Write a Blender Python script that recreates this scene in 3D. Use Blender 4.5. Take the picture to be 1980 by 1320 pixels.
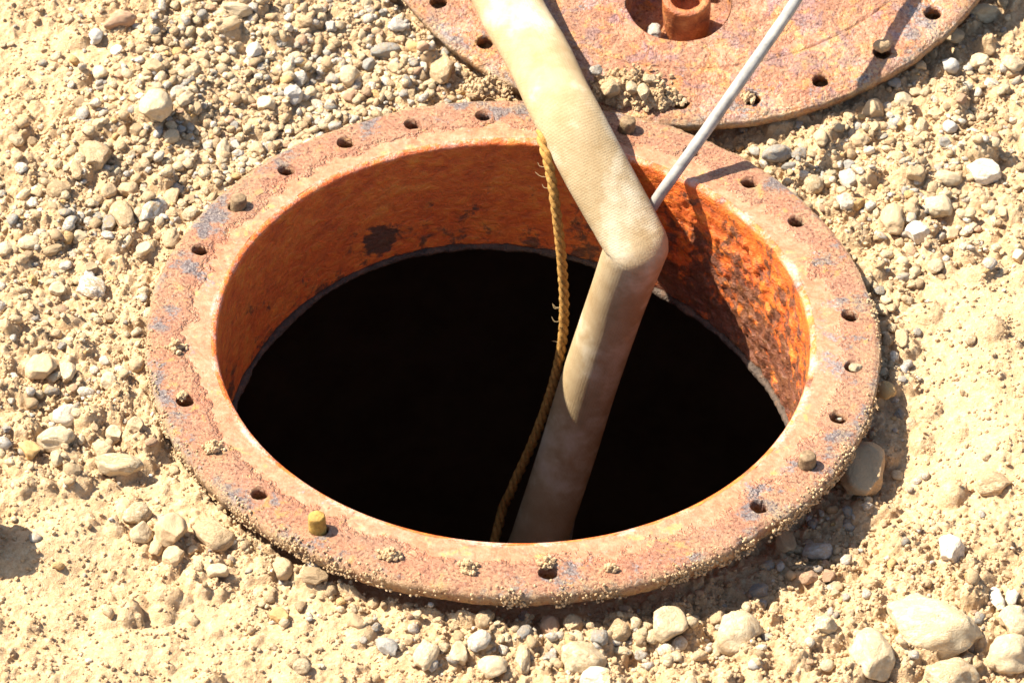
import bpy, math, random
import numpy as np
from mathutils import Vector, Matrix

# ------------------------------------------------------------------ camera, world, sun, exposure
for o in list(bpy.data.objects): bpy.data.objects.remove(o)
SC = bpy.context.scene
COL = SC.collection
F_PX, PITCH, ROLL, DIST, TX, TY = 9000.0, .7376, .0256, 4.6425, -.0017, -.0146
CAM = np.array([TX, TY - DIST*math.cos(PITCH), DIST*math.sin(PITCH)])
FW = np.array([0, math.cos(PITCH), -math.sin(PITCH)])
_r = np.array([1., 0, 0]); _u = np.cross(_r, FW)
RT = _r*math.cos(ROLL) + _u*math.sin(ROLL)
UP = -_r*math.sin(ROLL) + _u*math.cos(ROLL)
cd = bpy.data.cameras.new('camera'); cam = bpy.data.objects.new('camera', cd); COL.objects.link(cam)
cd.sensor_width = 36; cd.lens = F_PX/1980*36; cd.clip_start = .05; cd.clip_end = 400
B = -FW
cam.matrix_world = Matrix(((RT[0], UP[0], B[0], CAM[0]), (RT[1], UP[1], B[1], CAM[1]), (RT[2], UP[2], B[2], CAM[2]), (0, 0, 0, 1)))
cd.dof.use_dof = True; cd.dof.focus_distance = 4.62; cd.dof.aperture_fstop = 13
SC.camera = cam

SUN_E, SUN_A = math.radians(52), math.radians(-14)
SUND = np.array([math.cos(SUN_E)*math.cos(SUN_A), math.cos(SUN_E)*math.sin(SUN_A), -math.sin(SUN_E)])   # travel of the light
w = bpy.data.worlds.new('World'); SC.world = w; w.use_nodes = True
nt = w.node_tree
sky = nt.nodes.new('ShaderNodeTexSky'); sky.sky_type = 'NISHITA'; sky.sun_disc = False
sky.sun_elevation = SUN_E; sky.sun_rotation = math.atan2(-SUND[0], -SUND[1])
sky.air_density = 1.0; sky.dust_density = 1.5
nt.links.new(sky.outputs[0], nt.nodes['Background'].inputs[0]); nt.nodes['Background'].inputs[1].default_value = .08
sl = bpy.data.lights.new('sun', 'SUN'); sl.energy = 5.0; sl.angle = math.radians(.53); sl.color = (1, .945, .845)
so = bpy.data.objects.new('sun', sl); COL.objects.link(so)
so.rotation_euler = Vector(SUND).to_track_quat('-Z', 'Y').to_euler(); so.location = (-3, .8, 4)
SC.view_settings.view_transform = 'Standard'; SC.view_settings.look = 'None'
SC.view_settings.exposure = 1.45; SC.view_settings.gamma = 1
SC.cycles.max_bounces = 8; SC.cycles.diffuse_bounces = 5

rng = np.random.RandomState(7)
random.seed(7)
PXM = 4.6425/9000            # metres in one photo pixel at the ring

def un(x, y, z=0., n=None, p0=None):
    v = FW + RT*(x-990)/F_PX - UP*(y-660)/F_PX
    if n is None: return CAM + v*((z-CAM[2])/v[2])
    return CAM + v*(((np.array(p0)-CAM) @ n)/(v @ n))
def proj(X):
    V = np.atleast_2d(X)-CAM; z = V @ FW
    return 990+F_PX*(V @ RT)/z, 660-F_PX*(V @ UP)/z

# ------------------------------------------------------------------ noise
_T = np.random.RandomState(3).rand(256, 256)
_T3 = np.random.RandomState(4).rand(64, 64, 64)
def vn2(x, y, s=0):
    x = np.asarray(x)+s*17.31; y = np.asarray(y)+s*9.77
    xi = np.floor(x).astype(int); yi = np.floor(y).astype(int); fx = x-xi; fy = y-yi
    fx = fx*fx*(3-2*fx); fy = fy*fy*(3-2*fy)
    a = _T[xi & 255, yi & 255]; b = _T[(xi+1) & 255, yi & 255]; c = _T[xi & 255, (yi+1) & 255]; d = _T[(xi+1) & 255, (yi+1) & 255]
    return (a*(1-fx)+b*fx)*(1-fy) + (c*(1-fx)+d*fx)*fy
def fbm2(x, y, o=4, s=0):
    t = 0; a = .5; k = 1.; n = 0
    for i in range(o):
        t = t + a*vn2(x*k, y*k, s+i*3); n += a; a *= .5; k *= 2.03
    return t/n
def vn3(p, s=0):
    p = p + s*7.13
    i = np.floor(p).astype(int); f = p-i; f = f*f*(3-2*f)
    r = 0
    for dx in (0, 1):
        for dy in (0, 1):
            for dz in (0, 1):
                wt = (f[:, 0] if dx else 1-f[:, 0])*(f[:, 1] if dy else 1-f[:, 1])*(f[:, 2] if dz else 1-f[:, 2])
                r = r + wt*_T3[(i[:, 0]+dx) & 63, (i[:, 1]+dy) & 63, (i[:, 2]+dz) & 63]
    return r
def sst(a, b, x):
    t = np.clip((x-a)/(b-a), 0, 1); return t*t*(3-2*t)

# ------------------------------------------------------------------ mesh helpers
def mesh_np(name, V, Fq, mat, smooth=True, parent=None, uv=None, col=None):
    """V (n,3); Fq (m,4) or (m,3) index array, or list of polygons"""
    me = bpy.data.meshes.new(name)
    if isinstance(Fq, np.ndarray):
        k = Fq.shape[1]
        me.vertices.add(len(V)); me.vertices.foreach_set('co', np.ascontiguousarray(V, dtype=np.float32).ravel())
        me.loops.add(Fq.size); me.loops.foreach_set('vertex_index', np.ascontiguousarray(Fq, dtype=np.int32).ravel())
        me.polygons.add(len(Fq)); me.polygons.foreach_set('loop_start', np.arange(0, Fq.size, k, dtype=np.int32))
        me.update(calc_edges=True)
    else:
        me.from_pydata([tuple(v) for v in V], [], Fq); me.update()
    me.polygons.foreach_set('use_smooth', np.full(len(me.polygons), smooth))
    if uv is not None:
        l = me.uv_layers.new(name='UVMap'); idx = np.empty(len(me.loops), np.int32); me.loops.foreach_get('vertex_index', idx)
        l.data.foreach_set('uv', np.ascontiguousarray(uv[idx], dtype=np.float32).ravel())
    if col is not None:
        a = me.color_attributes.new('tint', 'FLOAT_COLOR', 'POINT'); c4 = np.ones((len(V), 4), np.float32); c4[:, :3] = col
        a.data.foreach_set('color', c4.ravel())
    if mat: me.materials.append(mat)
    return link(name, me, parent)
def link(name, me, parent=None):
    o = bpy.data.objects.new(name, me); COL.objects.link(o)
    if parent: o.parent = parent
    return o
def empty(name, loc=(0, 0, 0)):
    o = bpy.data.objects.new(name, None); COL.objects.link(o); o.location = loc; o.empty_display_size = .05; return o
def tag(o, label=None, cat=None, group=None, kind=None):
    if label: o['label'] = label
    if cat: o['category'] = cat
    if group: o['group'] = group
    if kind: o['kind'] = kind
    return o
def catmull(P, n=12):
    P = [np.array(p, float) for p in P]; P = [2*P[0]-P[1]] + P + [2*P[-1]-P[-2]]; out = []
    for i in range(1, len(P)-2):
        for k in range(n):
            t = k/n; a, b, c, d = P[i-1:i+3]
            out.append(.5*((2*b)+(-a+c)*t+(2*a-5*b+4*c-d)*t*t+(-a+3*b-3*c+d)*t**3))
    out.append(P[-2]); return np.array(out)
def frames(P):
    T = np.gradient(P, axis=0); T /= np.linalg.norm(T, axis=1)[:, None]
    N = np.zeros_like(P); a = np.array([0, 0, 1.]) if abs(T[0][2]) < .8 else np.array([1., 0, 0])
    n = np.cross(T[0], np.cross(a, T[0])); N[0] = n/np.linalg.norm(n)
    for i in range(1, len(P)):
        n = N[i-1]-T[i]*(N[i-1] @ T[i]); N[i] = n/np.linalg.norm(n)
    return T, N, np.cross(T, N)
def tube_np(P, r, seg, cap=True):
    T, N, Bn = frames(P); n = len(P); r = np.broadcast_to(r, (n,))
    a = np.linspace(0, 2*np.pi, seg, endpoint=False)
    V = P[:, None, :] + r[:, None, None]*(np.cos(a)[None, :, None]*N[:, None, :] + np.sin(a)[None, :, None]*Bn[:, None, :])
    return V.reshape(-1, 3), grid_faces(n, seg, True)
def grid_faces(n, m, wrap):
    i, j = np.meshgrid(np.arange(n-1), np.arange(m if wrap else m-1), indexing='ij'); j2 = (j+1) % m
    return np.stack([i*m+j, i*m+j2, (i+1)*m+j2, (i+1)*m+j], -1).reshape(-1, 4)

def ico(sub):
    t = (1+5**.5)/2
    v = [(-1, t, 0), (1, t, 0), (-1, -t, 0), (1, -t, 0), (0, -1, t), (0, 1, t), (0, -1, -t), (0, 1, -t), (t, 0, -1), (t, 0, 1), (-t, 0, -1), (-t, 0, 1)]
    f = [(0, 11, 5), (0, 5, 1), (0, 1, 7), (0, 7, 10), (0, 10, 11), (1, 5, 9), (5, 11, 4), (11, 10, 2), (10, 7, 6), (7, 1, 8), (3, 9, 4), (3, 4, 2), (3, 2, 6), (3, 6, 8), (3, 8, 9), (4, 9, 5), (2, 4, 11), (6, 2, 10), (8, 6, 7), (9, 8, 1)]
    v = [np.array(p)/np.linalg.norm(p) for p in v]
    for _ in range(sub):
        mid = {}; nf = []
        def m(a, b):
            k = (min(a, b), max(a, b))
            if k not in mid:
                p = v[a]+v[b]; v.append(p/np.linalg.norm(p)); mid[k] = len(v)-1
            return mid[k]
        for a, b, c in f:
            x, y, z = m(a, b), m(b, c), m(c, a); nf += [(a, x, z), (b, y, x), (c, z, y), (x, y, z)]
        f = nf
    return np.array(v), np.array(f)
ICO = {k: ico(k) for k in range(4)}
def stone_shape(sub, seed, ang=.5, rough=.04):
    """rounded river stone: sphere cut back by random soft planes, then gentle noise"""
    r = np.random.RandomState(seed); V, Fc = ICO[sub]; V = V.copy()
    for _ in range(r.randint(6, 12)):
        n = r.normal(size=3); n /= np.linalg.norm(n); d = r.uniform(.62, .9)
        h = V @ n; ex = np.clip(h-d, 0, None); V = V - n*(ex*ang*1.5).clip(0, None)[:, None]*np.minimum(1, .95)
    V = V*(1 + .22*(vn3(V*1.1+5, seed)-.5) + rough*(vn3(V*3.1+9, seed)-.5))[:, None]
    V[:, 0] /= np.abs(V[:, 0]).max(); V[:, 1] /= np.abs(V[:, 1]).max(); V[:, 2] /= np.abs(V[:, 2]).max()
    return V, Fc

# ------------------------------------------------------------------ materials
class NT:
    def __init__(s, name):
        s.m = bpy.data.materials.new(name); s.m.use_nodes = True; s.t = s.m.node_tree; s.b = s.t.nodes['Principled BSDF']
    def n(s, typ, **k):
        nd = s.t.nodes.new(typ)
        for a, v in k.items():
            if a.startswith('_'): setattr(nd, a[1:], v)
            else: s.set(nd.inputs[a], v)
        return nd
    def set(s, sock, v):
        if hasattr(v, 'links') or hasattr(v, 'is_linked'): s.t.links.new(v, sock)
        elif isinstance(v, tuple) and len(v) == 3 and sock.type == 'RGBA': sock.default_value = (*v, 1)
        else: sock.default_value = v
    def coord(s, which='Object'): return s.n('ShaderNodeTexCoord').outputs[which]
    def noise(s, vec, scale, detail=4, rough=.55, dist=0):
        nd = s.n('ShaderNodeTexNoise', Scale=scale, Detail=detail, Roughness=rough, Distortion=dist); s.set(nd.inputs['Vector'], vec); return nd.outputs['Fac']
    def ramp(s, fac, stops, interp='LINEAR'):
        nd = s.n('ShaderNodeValToRGB'); s.set(nd.inputs[0], fac); cr = nd.color_ramp; cr.interpolation = interp
        while len(cr.elements) < len(stops): cr.elements.new(.5)
        for e, (p, c) in zip(cr.elements, stops):
            e.position = p; e.color = (*c, 1) if isinstance(c, tuple) else (c, c, c, 1)
        return nd.outputs[0]
    def mix(s, fac, a, b, mode='MIX'):
        nd = s.t.nodes.new('ShaderNodeMix'); nd.data_type = 'RGBA'; nd.blend_type = mode
        s.set(nd.inputs[0], fac); s.set(nd.inputs[6], a); s.set(nd.inputs[7], b); return nd.outputs[2]
    def math(s, op, a, b=0., clamp=False):
        nd = s.t.nodes.new('ShaderNodeMath'); nd.operation = op; nd.use_clamp = clamp; s.set(nd.inputs[0], a); s.set(nd.inputs[1], b); return nd.outputs[0]
    def bump(s, h, strength, dist, prev=None):
        nd = s.n('ShaderNodeBump', Strength=strength, Distance=dist); s.set(nd.inputs['Height'], h)
        if prev is not None: s.set(nd.inputs['Normal'], prev)
        return nd.outputs[0]
    def out(s, col=None, rough=None, normal=None, metal=None, spec=None):
        for k, v in (('Base Color', col), ('Roughness', rough), ('Normal', normal), ('Metallic', metal), ('Specular IOR Level', spec)):
            if v is not None: s.set(s.b.inputs[k], v)
        return s.m

SAND = (.475, .312, .165)
def mat_sand(name, base=SAND):
    m = NT(name); c = m.coord()
    n1 = m.noise(c, 9, 5); n2 = m.noise(c, 130, 4, .7); n3 = m.noise(c, 900, 2)
    col = m.ramp(n1, [(.3, tuple(x*.80 for x in base)), (.5, base), (.7, tuple(min(1, x*1.25) for x in base))])
    col = m.mix(.55, col, m.ramp(n2, [(.28, (.30, .19, .085)), (.5, base), (.72, (.62, .50, .32))]))
    n4 = m.noise(c, 420, 3, .75)
    col = m.mix(m.ramp(n4, [(.32, .55), (.44, 0.)]), col, (.27, .165, .07)); col = m.mix(m.ramp(n4, [(.58, 0.), (.68, .5)]), col, (.68, .56, .40))
    nb = m.bump(n2, .7, .0028); nb = m.bump(n4, .8, .0022, nb); nb = m.bump(n3, .5, .0008, nb)
    return m.out(col, .95, nb, spec=.15)
def mat_stone(name, attr):
    m = NT(name); c = m.coord()
    oi = m.n('ShaderNodeObjectInfo')
    if attr: tint = m.n('ShaderNodeAttribute', _attribute_name='tint').outputs['Color']
    else: tint = oi.outputs['Color']
    off = m.n('ShaderNodeVectorMath', _operation='ADD'); m.set(off.inputs[0], c)
    rv = m.n('ShaderNodeCombineXYZ'); m.set(rv.inputs[0], m.math('MULTIPLY', oi.outputs['Random'], 40.)); m.set(rv.inputs[1], m.math('MULTIPLY', oi.outputs['Random'], 23.))
    m.set(off.inputs[1], rv.outputs[0]); v = off.outputs[0]
    if attr: v = c
    k = 1 if attr else .03
    n1 = m.noise(v, 70*k if attr else 1.5, 5, .6, .6); n2 = m.noise(v, 420 if attr else 5, 6, .7); n3 = m.noise(v, 1500 if attr else 20, 3)
    col = m.mix(.5, tint, m.ramp(n1, [(.3, (.66, .60, .52)), (.55, (1, 1, 1)), (.75, (1.0, .86, .66))]), 'MULTIPLY')
    gn = m.n('ShaderNodeSeparateXYZ'); m.set(gn.inputs[0], m.n('ShaderNodeNewGeometry').outputs['Normal'])
    dust = m.ramp(m.math('ADD', m.math('ADD', n2, m.math('MULTIPLY', n1, .6)), m.math('MULTIPLY', gn.outputs[2], .10)), [(.80, 0.), (.98, 1.)])
    if attr: dust = m.math('MULTIPLY', dust, .7)
    else:
        dust = m.mix(1., dust, m.ramp(oi.outputs['Alpha'], [(0, 0.), (1, 1.)]), 'MULTIPLY')
    col = m.mix(dust, col, m.mix(n3, (SAND[0]*.8, SAND[1]*.8, SAND[2]*.75), (SAND[0]*1.15, SAND[1]*1.15, SAND[2]*1.15)))
    gr = m.math('MULTIPLY', m.math('ADD', m.math('MULTIPLY', n3, 1.2), .3), dust)
    nb = m.bump(n2, .5, .0015 if attr else .0016); nb = m.bump(n3, .4, .0005 if attr else .0004, nb); nb = m.bump(gr, .7, .001 if attr else .0008, nb)
    return m.out(col, .75, nb, spec=.3)

def mat_rust_top(name, lipped=True, ochre_shift=0.):
    """weathered flange: salmon oxide, granular grey scale, ochre spots, maroon pits, sand dust on the outer edge"""
    m = NT(name); c = m.coord()
    n1 = m.noise(c, 14, 6, .6, .4); n2 = m.noise(c, 75, 7, .72, .3); n3 = m.noise(c, 300, 5, .75); n4 = m.noise(c, 23, 5, .6, 1.2); n5 = m.noise(c, 27, 6, .7); n6 = m.noise(c, 620, 3, .7)
    col = m.ramp(n2, [(.34, (.15, .036, .014)), (.45, (.33, .098, .038)), (.56, (.44, .165, .07)), (.70, (.50, .25, .14))])
    col = m.mix(m.ramp(n1, [(.40, 0.), (.60, .7)]), col, m.ramp(n2, [(.3, (.28, .085, .026)), (.6, (.44, .17, .06))]))
    col = m.mix(.42, col, m.ramp(n3, [(.36, (.09, .03, .018)), (.46, (.30, .115, .055)), (.56, (.42, .20, .11)), (.66, (.60, .42, .32))]))
    sep = m.n('ShaderNodeSeparateXYZ'); m.set(sep.inputs[0], c)
    rr = m.math('SQRT', m.math('ADD', m.math('MULTIPLY', sep.outputs[0], sep.outputs[0]), m.math('MULTIPLY', sep.outputs[1], sep.outputs[1])))
    n7 = m.noise(c, 150, 4, .65)
    band = m.ramp(m.math('ADD', m.math('MULTIPLY', m.math('SUBTRACT', rr, .314), 22.), m.math('MULTIPLY', m.math('SUBTRACT', m.noise(c, 24, 5, .7), .5), 1.7)), [(.15, 0.), (.35, 1.)])
    if not lipped: band = m.ramp(m.noise(c, 18, 5, .7), [(.40, .15), (.56, 1.)])
    inner = m.ramp(n2, [(.3, (.30, .085, .03)), (.5, (.42, .145, .055)), (.7, (.50, .25, .14))])
    col = m.mix(m.mix(1., m.math('SUBTRACT', 1., band), (.75, .75, .75), 'MULTIPLY'), col, inner)
    # ochre spots, spreading a little wider on the lid
    col = m.mix(m.ramp(m.math('MULTIPLY', n4, n2), [(.31-ochre_shift*.012, 0.), (.37-ochre_shift*.012, .8)]), col, (.50, .25, .035))
    edge = m.ramp(m.math('MULTIPLY', m.math('SUBTRACT', rr, .30), 15.), [(.1, 0.), (.95, .15)])
    if not lipped:   # the lid's stronger blotches
        nb1 = m.noise(c, 30, 6, .7, .8); nb2 = m.noise(c, 46, 6, .7, .5)
        col = m.mix(m.ramp(nb1, [(.51, 0.), (.59, .85)]), col, m.ramp(n3, [(.35, (.12, .045, .045)), (.62, (.34, .18, .17))]))
        col = m.mix(m.ramp(nb2, [(.53, 0.), (.60, .9)]), col, m.ramp(n3, [(.35, (.36, .10, .015)), (.62, (.60, .25, .05))]))
    # granular grey mill scale, more towards the outer edge
    g = m.math('ADD', m.math('ADD', n5, edge), m.math('MULTIPLY', m.math('SUBTRACT', n3, .5), .35))
    film = m.ramp(m.noise(c, 9, 5, .65, .6), [(.36, .06), (.62, .52)])
    col = m.mix(m.math('MULTIPLY', film, m.ramp(n3, [(.36, .35), (.58, 1.)])), col, m.ramp(n7, [(.3, (.29, .16, .085)), (.7, (.44, .29, .175))]))
    g = m.math('ADD', g, m.math('MULTIPLY', m.math('SUBTRACT', m.noise(c, 5.5, 3), .5), .55))
    gm = m.ramp(g, [(.64, 0.), (.70, .85)])
    col = m.mix(gm, col, m.ramp(m.mix(.4, n3, n6), [(.38, (.035, .03, .035)), (.5, (.125, .115, .115)), (.62, (.36, .31, .27))]))
    pit = m.math('MAXIMUM', m.math('MULTIPLY', m.ramp(n3, [(.33, 1.), (.40, 0.)]), band), m.ramp(n7, [(.25, 1.), (.29, 0.)]))
    col = m.mix(m.math('MULTIPLY', pit, .85), col, (.10, .025, .014))
    # caked sand on the rim
    dm = m.math('MULTIPLY', m.ramp(m.math('ADD', m.noise(c, 30, 5, .7), m.math('MULTIPLY', edge, 1.0)), [(.58, 0.), (.72, .8)]), m.ramp(n3, [(.44, 0.), (.54, 1.)]))
    dm = m.math('MAXIMUM', dm, m.math('MULTIPLY', m.ramp(m.math('MULTIPLY', m.math('SUBTRACT', rr, .361), 150.), [(.2, 0.), (1., .9)]), m.ramp(n2, [(.36, .15), (.56, 1.)])))
    col = m.mix(dm, col, m.ramp(n6, [(.3, (.28, .155, .06)), (.65, (.50, .33, .165))]))
    if lipped:   # worn pale lip, its bright sky highlight painted into the colour too
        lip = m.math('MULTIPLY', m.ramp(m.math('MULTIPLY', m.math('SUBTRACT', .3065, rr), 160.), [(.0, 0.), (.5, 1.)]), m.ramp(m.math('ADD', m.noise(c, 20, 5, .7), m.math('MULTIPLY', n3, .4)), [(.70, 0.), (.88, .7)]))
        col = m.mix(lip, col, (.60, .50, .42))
    h = m.math('ADD', m.math('ADD', n2, m.math('MULTIPLY', n3, .8)), m.math('MULTIPLY', n6, .25))
    h = m.math('MULTIPLY', h, m.math('ADD', m.math('MULTIPLY', band, .75), .25))
    h = m.math('ADD', m.math('SUBTRACT', h, m.math('MULTIPLY', pit, .35)), m.math('MULTIPLY', band, .25))
    nb = m.bump(h, 1., .0036)
    return m.out(col, m.ramp(n3, [(.35, .7), (.6, .36)]), nb, spec=.6)

def mat_neck():
    m = NT('neck_rust'); c = m.coord(); sep = m.n('ShaderNodeSeparateXYZ'); m.set(sep.inputs[0], c)
    x, y, z = sep.outputs
    st = m.n('ShaderNodeMapping'); m.set(st.inputs['Vector'], c); st.inputs['Scale'].default_value = (1, 1, 1.7)
    n1 = m.noise(st.outputs[0], 16, 6, .62, .8); n2 = m.noise(st.outputs[0], 70, 5, .65, .5); n3 = m.noise(c, 330, 4, .7)
    col = m.ramp(n1, [(.28, (.50, .07, .010)), (.46, (.74, .125, .014)), (.62, (.82, .185, .022)), (.78, (.82, .32, .045))])
    col = m.mix(.45, col, m.ramp(n2, [(.3, (.22, .038, .009)), (.5, (.64, .135, .018)), (.72, (.82, .36, .05))]))
    # black flaking deposits: heavier low on the wall
    low = m.ramp(m.math('MULTIPLY', z, -6.2), [(.15, 0.), (.95, .18)])
    right = m.ramp(m.math('ADD', m.math('MULTIPLY', x, 2.4), .5), [(.5, 0.), (1., .15)])
    nk = m.noise(c, 38, 6, .72, .4)
    bm = m.ramp(m.math('ADD', m.math('ADD', nk, low), right), [(.67, 0.), (.76, .9)])
    # one black patch on the far wall
    d = m.n('ShaderNodeVectorMath', _operation='DISTANCE'); m.set(d.inputs[0], c); d.inputs[1].default_value = (-.143, .258, -.108)
    pm = m.ramp(m.math('ADD', m.math('MULTIPLY', d.outputs['Value'], 20.), m.math('MULTIPLY', m.math('SUBTRACT', n2, .5), .9)), [(.36, 1.), (.46, 0.)])
    bm = m.math('MAXIMUM', bm, pm)
    col = m.mix(m.math('MULTIPLY', bm, .9), col, m.ramp(n3, [(.3, (.014, .010, .007)), (.7, (.075, .055, .035))]))
    # pale worn lip at the very top, sky highlight painted in with it
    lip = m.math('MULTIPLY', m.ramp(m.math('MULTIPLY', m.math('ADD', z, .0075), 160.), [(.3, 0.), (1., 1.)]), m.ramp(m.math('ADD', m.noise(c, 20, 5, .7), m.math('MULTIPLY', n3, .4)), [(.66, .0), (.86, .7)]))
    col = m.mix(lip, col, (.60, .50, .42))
    nb = m.bump(m.math('ADD', n2, m.math('MULTIPLY', n3, .4)), .9, .0045)
    return m.out(col, m.ramp(n2, [(.3, .7), (.7, .38)]), nb, spec=.5)

def mat_simple(name, stops, scale, rough=.8, bump=(.5, .001), spec=.3, detail=4):
    m = NT(name); c = m.coord(); n = m.noise(c, scale, detail, .65); n2 = m.noise(c, scale*5, 3)
    return m.out(m.ramp(n, stops), rough, m.bump(n2, bump[0], bump[1], m.bump(n, bump[0], bump[1]*2)), spec=spec)
def mat_hose():
    m = NT('hose_canvas'); uv = m.coord('UV'); sep = m.n('ShaderNodeSeparateXYZ'); m.set(sep.inputs[0], uv); u, v = sep.outputs[0], sep.outputs[1]
    c = m.coord()
    wob = m.math('MULTIPLY', m.noise(c, 60, 3), 1.2)
    ribs = m.math('SINE', m.math('ADD', m.math('MULTIPLY', u, 2*math.pi/.0026), wob))
    twill = m.math('SINE', m.math('ADD', m.math('MULTIPLY', u, 2*math.pi/.0052), m.math('MULTIPLY', v, 2*math.pi*44)))
    warp = m.math('SINE', m.math('MULTIPLY', v, 2*math.pi*64))
    h = m.math('ADD', m.math('MULTIPLY', m.math('MULTIPLY', ribs, m.noise(c, 260, 2)), .7), m.math('ADD', m.math('MULTIPLY', warp, .25), m.math('MULTIPLY', twill, .35)))
    n1 = m.noise(c, 11, 5, .6); n2 = m.noise(c, 55, 4, .65); n3 = m.noise(c, 260, 3)
    col = m.ramp(n1, [(.36, (.33, .22, .105)), (.52, (.40, .28, .145)), (.59, (.56, .45, .29)), (.68, (.68, .60, .44))])
    col = m.mix(.35, col, m.ramp(n2, [(.3, (.26, .17, .075)), (.6, (.43, .335, .20))]))
    col = m.mix(m.ramp(n3, [(.72, 0.), (.8, .5)]), col, (.15, .10, .05))
    nb = m.bump(h, .22, .0006); nb = m.bump(m.noise(c, 560, 3, .7), .6, .0009, nb); nb = m.bump(n2, .12, .002, nb)
    return m.out(col, .9, nb, spec=.2)

M = {}
M['sand'] = mat_sand('sandy_soil'); M['crumb'] = mat_sand('soil_crumb', (.48, .318, .17))
M['stone'] = mat_stone('river_stone', False); M['pebble'] = mat_stone('river_pebble', True)
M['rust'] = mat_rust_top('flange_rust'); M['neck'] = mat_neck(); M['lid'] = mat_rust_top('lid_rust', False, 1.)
M['pipe'] = mat_simple('pipe_rust', [(.3, (.16, .04, .012)), (.5, (.36, .10, .025)), (.65, (.50, .18, .05)), (.8, (.55, .30, .12))], 70, .55, (.9, .002), .5, 6)
M['hose'] = mat_hose()
M['rope'] = mat_simple('sisal_rope', [(.3, (.27, .125, .025)), (.55, (.42, .22, .05)), (.75, (.53, .32, .10))], 240, .85, (.5, .0008))
M['cable'] = mat_simple('grey_cable', [(.3, (.20, .185, .16)), (.5, (.30, .28, .245)), (.7, (.42, .38, .31))], 55, .65, (.2, .0006))
M['bolt'] = mat_simple('stud_steel', [(.3, (.10, .06, .03)), (.55, (.24, .155, .08)), (.75, (.38, .28, .15))], 160, .7, (.6, .001))
M['bolt_y'] = mat_simple('stud_ochre', [(.3, (.20, .11, .03)), (.55, (.40, .235, .05)), (.75, (.50, .33, .10))], 160, .75, (.6, .001))
M['shell'] = mat_simple('tank_sludge', [(.3, (.07, .048, .03)), (.7, (.12, .085, .055))], 8, .95, (.2, .002), .05)
M['weld'] = mat_simple('weld_grey', [(.3, (.03, .02, .014)), (.55, (.09, .06, .04)), (.75, (.18, .085, .04))], 60, .7, (.8, .003))
M['fibre'] = mat_simple('rope_fibre', [(.3, (.40, .28, .13)), (.7, (.50, .38, .20))], 100, .8)

# ------------------------------------------------------------------ ground
LID_C = np.array([.1826, .7040, .0761]); LID_N = np.array([-.0515, -.2426, 1.]); LID_N /= np.linalg.norm(LID_N)
LID_U = np.array([1, 0, .0515]); LID_U /= np.linalg.norm(LID_U); LID_V = np.cross(LID_N, LID_U)
RO, RB, RI, RN = .366, .34, .3025, .296
TH_K = [-180, -165, -150, -130, -110, -90, -60, -40, -20, 0, 20, 40, 60, 80, 100, 120, 150, 180]
H_E = [-.018, -.020, -.028, -.040, -.044, -.046, -.062, -.076, -.062, -.038, -.030, -.040, -.060, -.055, -.036, -.021, -.019, -.020]
H_O = [-.012, -.014, -.026, -.045, -.050, -.048, -.040, -.030, -.020, -.015, -.015, -.025, -.04, -.05, -.03, -.012, -.008, -.012]
def ground_base(x, y):
    r = np.hypot(x, y); th = np.degrees(np.arctan2(y, x))
    he = np.interp(th, TH_K, H_E); ho = np.interp(th, TH_K, H_O)
    z = he + (ho-he)*sst(.385, .52, r)
    z = z + .2*np.clip(sst(.28, 1.1, y)*1.1*.62, 0, None)*.9
    z = z + .034*(fbm2(x*6+3, y*6+8, 3, 1)-.5)*sst(.34, .48, r) + .016*(fbm2(x*21, y*21, 3, 2)-.5)
    # keep clear of the lid
    px = LID_C[2] - (LID_N[0]*(x-LID_C[0])+LID_N[1]*(y-LID_C[1]))/LID_N[2] - .030
    dl = np.hypot(x-LID_C[0], y-LID_C[1])
    z = np.where(dl < .40, np.minimum(z, px + .06*sst(.36, .40, dl)), z)
    return z
# smoothness map: 1 = crumbly / gravelly, 0 = smooth sandy
def blobs(u, v, L):
    t = 0
    for cx, cy, sx, sy, a in L: t = t + a*np.exp(-.5*(((u-cx)/sx)**2+((v-cy)/sy)**2))
    return t
SMOOTH = [(80, 1050, 130, 90, 1.), (1900, 760, 110, 130, .9), (1820, 960, 100, 80, .6), (120, 130, 110, 60, .7), (250, 1260, 300, 90, .75), (620, 1240, 220, 60, .7), (1880, 560, 120, 120, .6), (60, 620, 110, 110, .45), (330, 950, 110, 60, .5), (130, 300, 100, 60, .3)]
GRAVEL = [(480, 170, 170, 90, 1.), (600, 120, 120, 100, 1.), (360, 290, 110, 90, .8), (820, 150, 70, 60, .8), (700, 40, 150, 50, .6), (300, 60, 130, 50, .5),
          (230, 400, 90, 60, .6), (1850, 180, 110, 110, .8), (1600, 330, 90, 80, .7), (1800, 400, 110, 80, .75), (1720, 620, 40, 120, .6), (1600, 1050, 120, 70, .55),
          (1000, 1230, 250, 40, .6), (1350, 1240, 150, 50, .5), (1830, 1230, 120, 80, .5), (120, 800, 110, 90, .6), (150, 560, 130, 90, .35), (80, 380, 90, 80, .5), (400, 1060, 110, 40, .35), (700, 1180, 100, 30, .4)]

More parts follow.
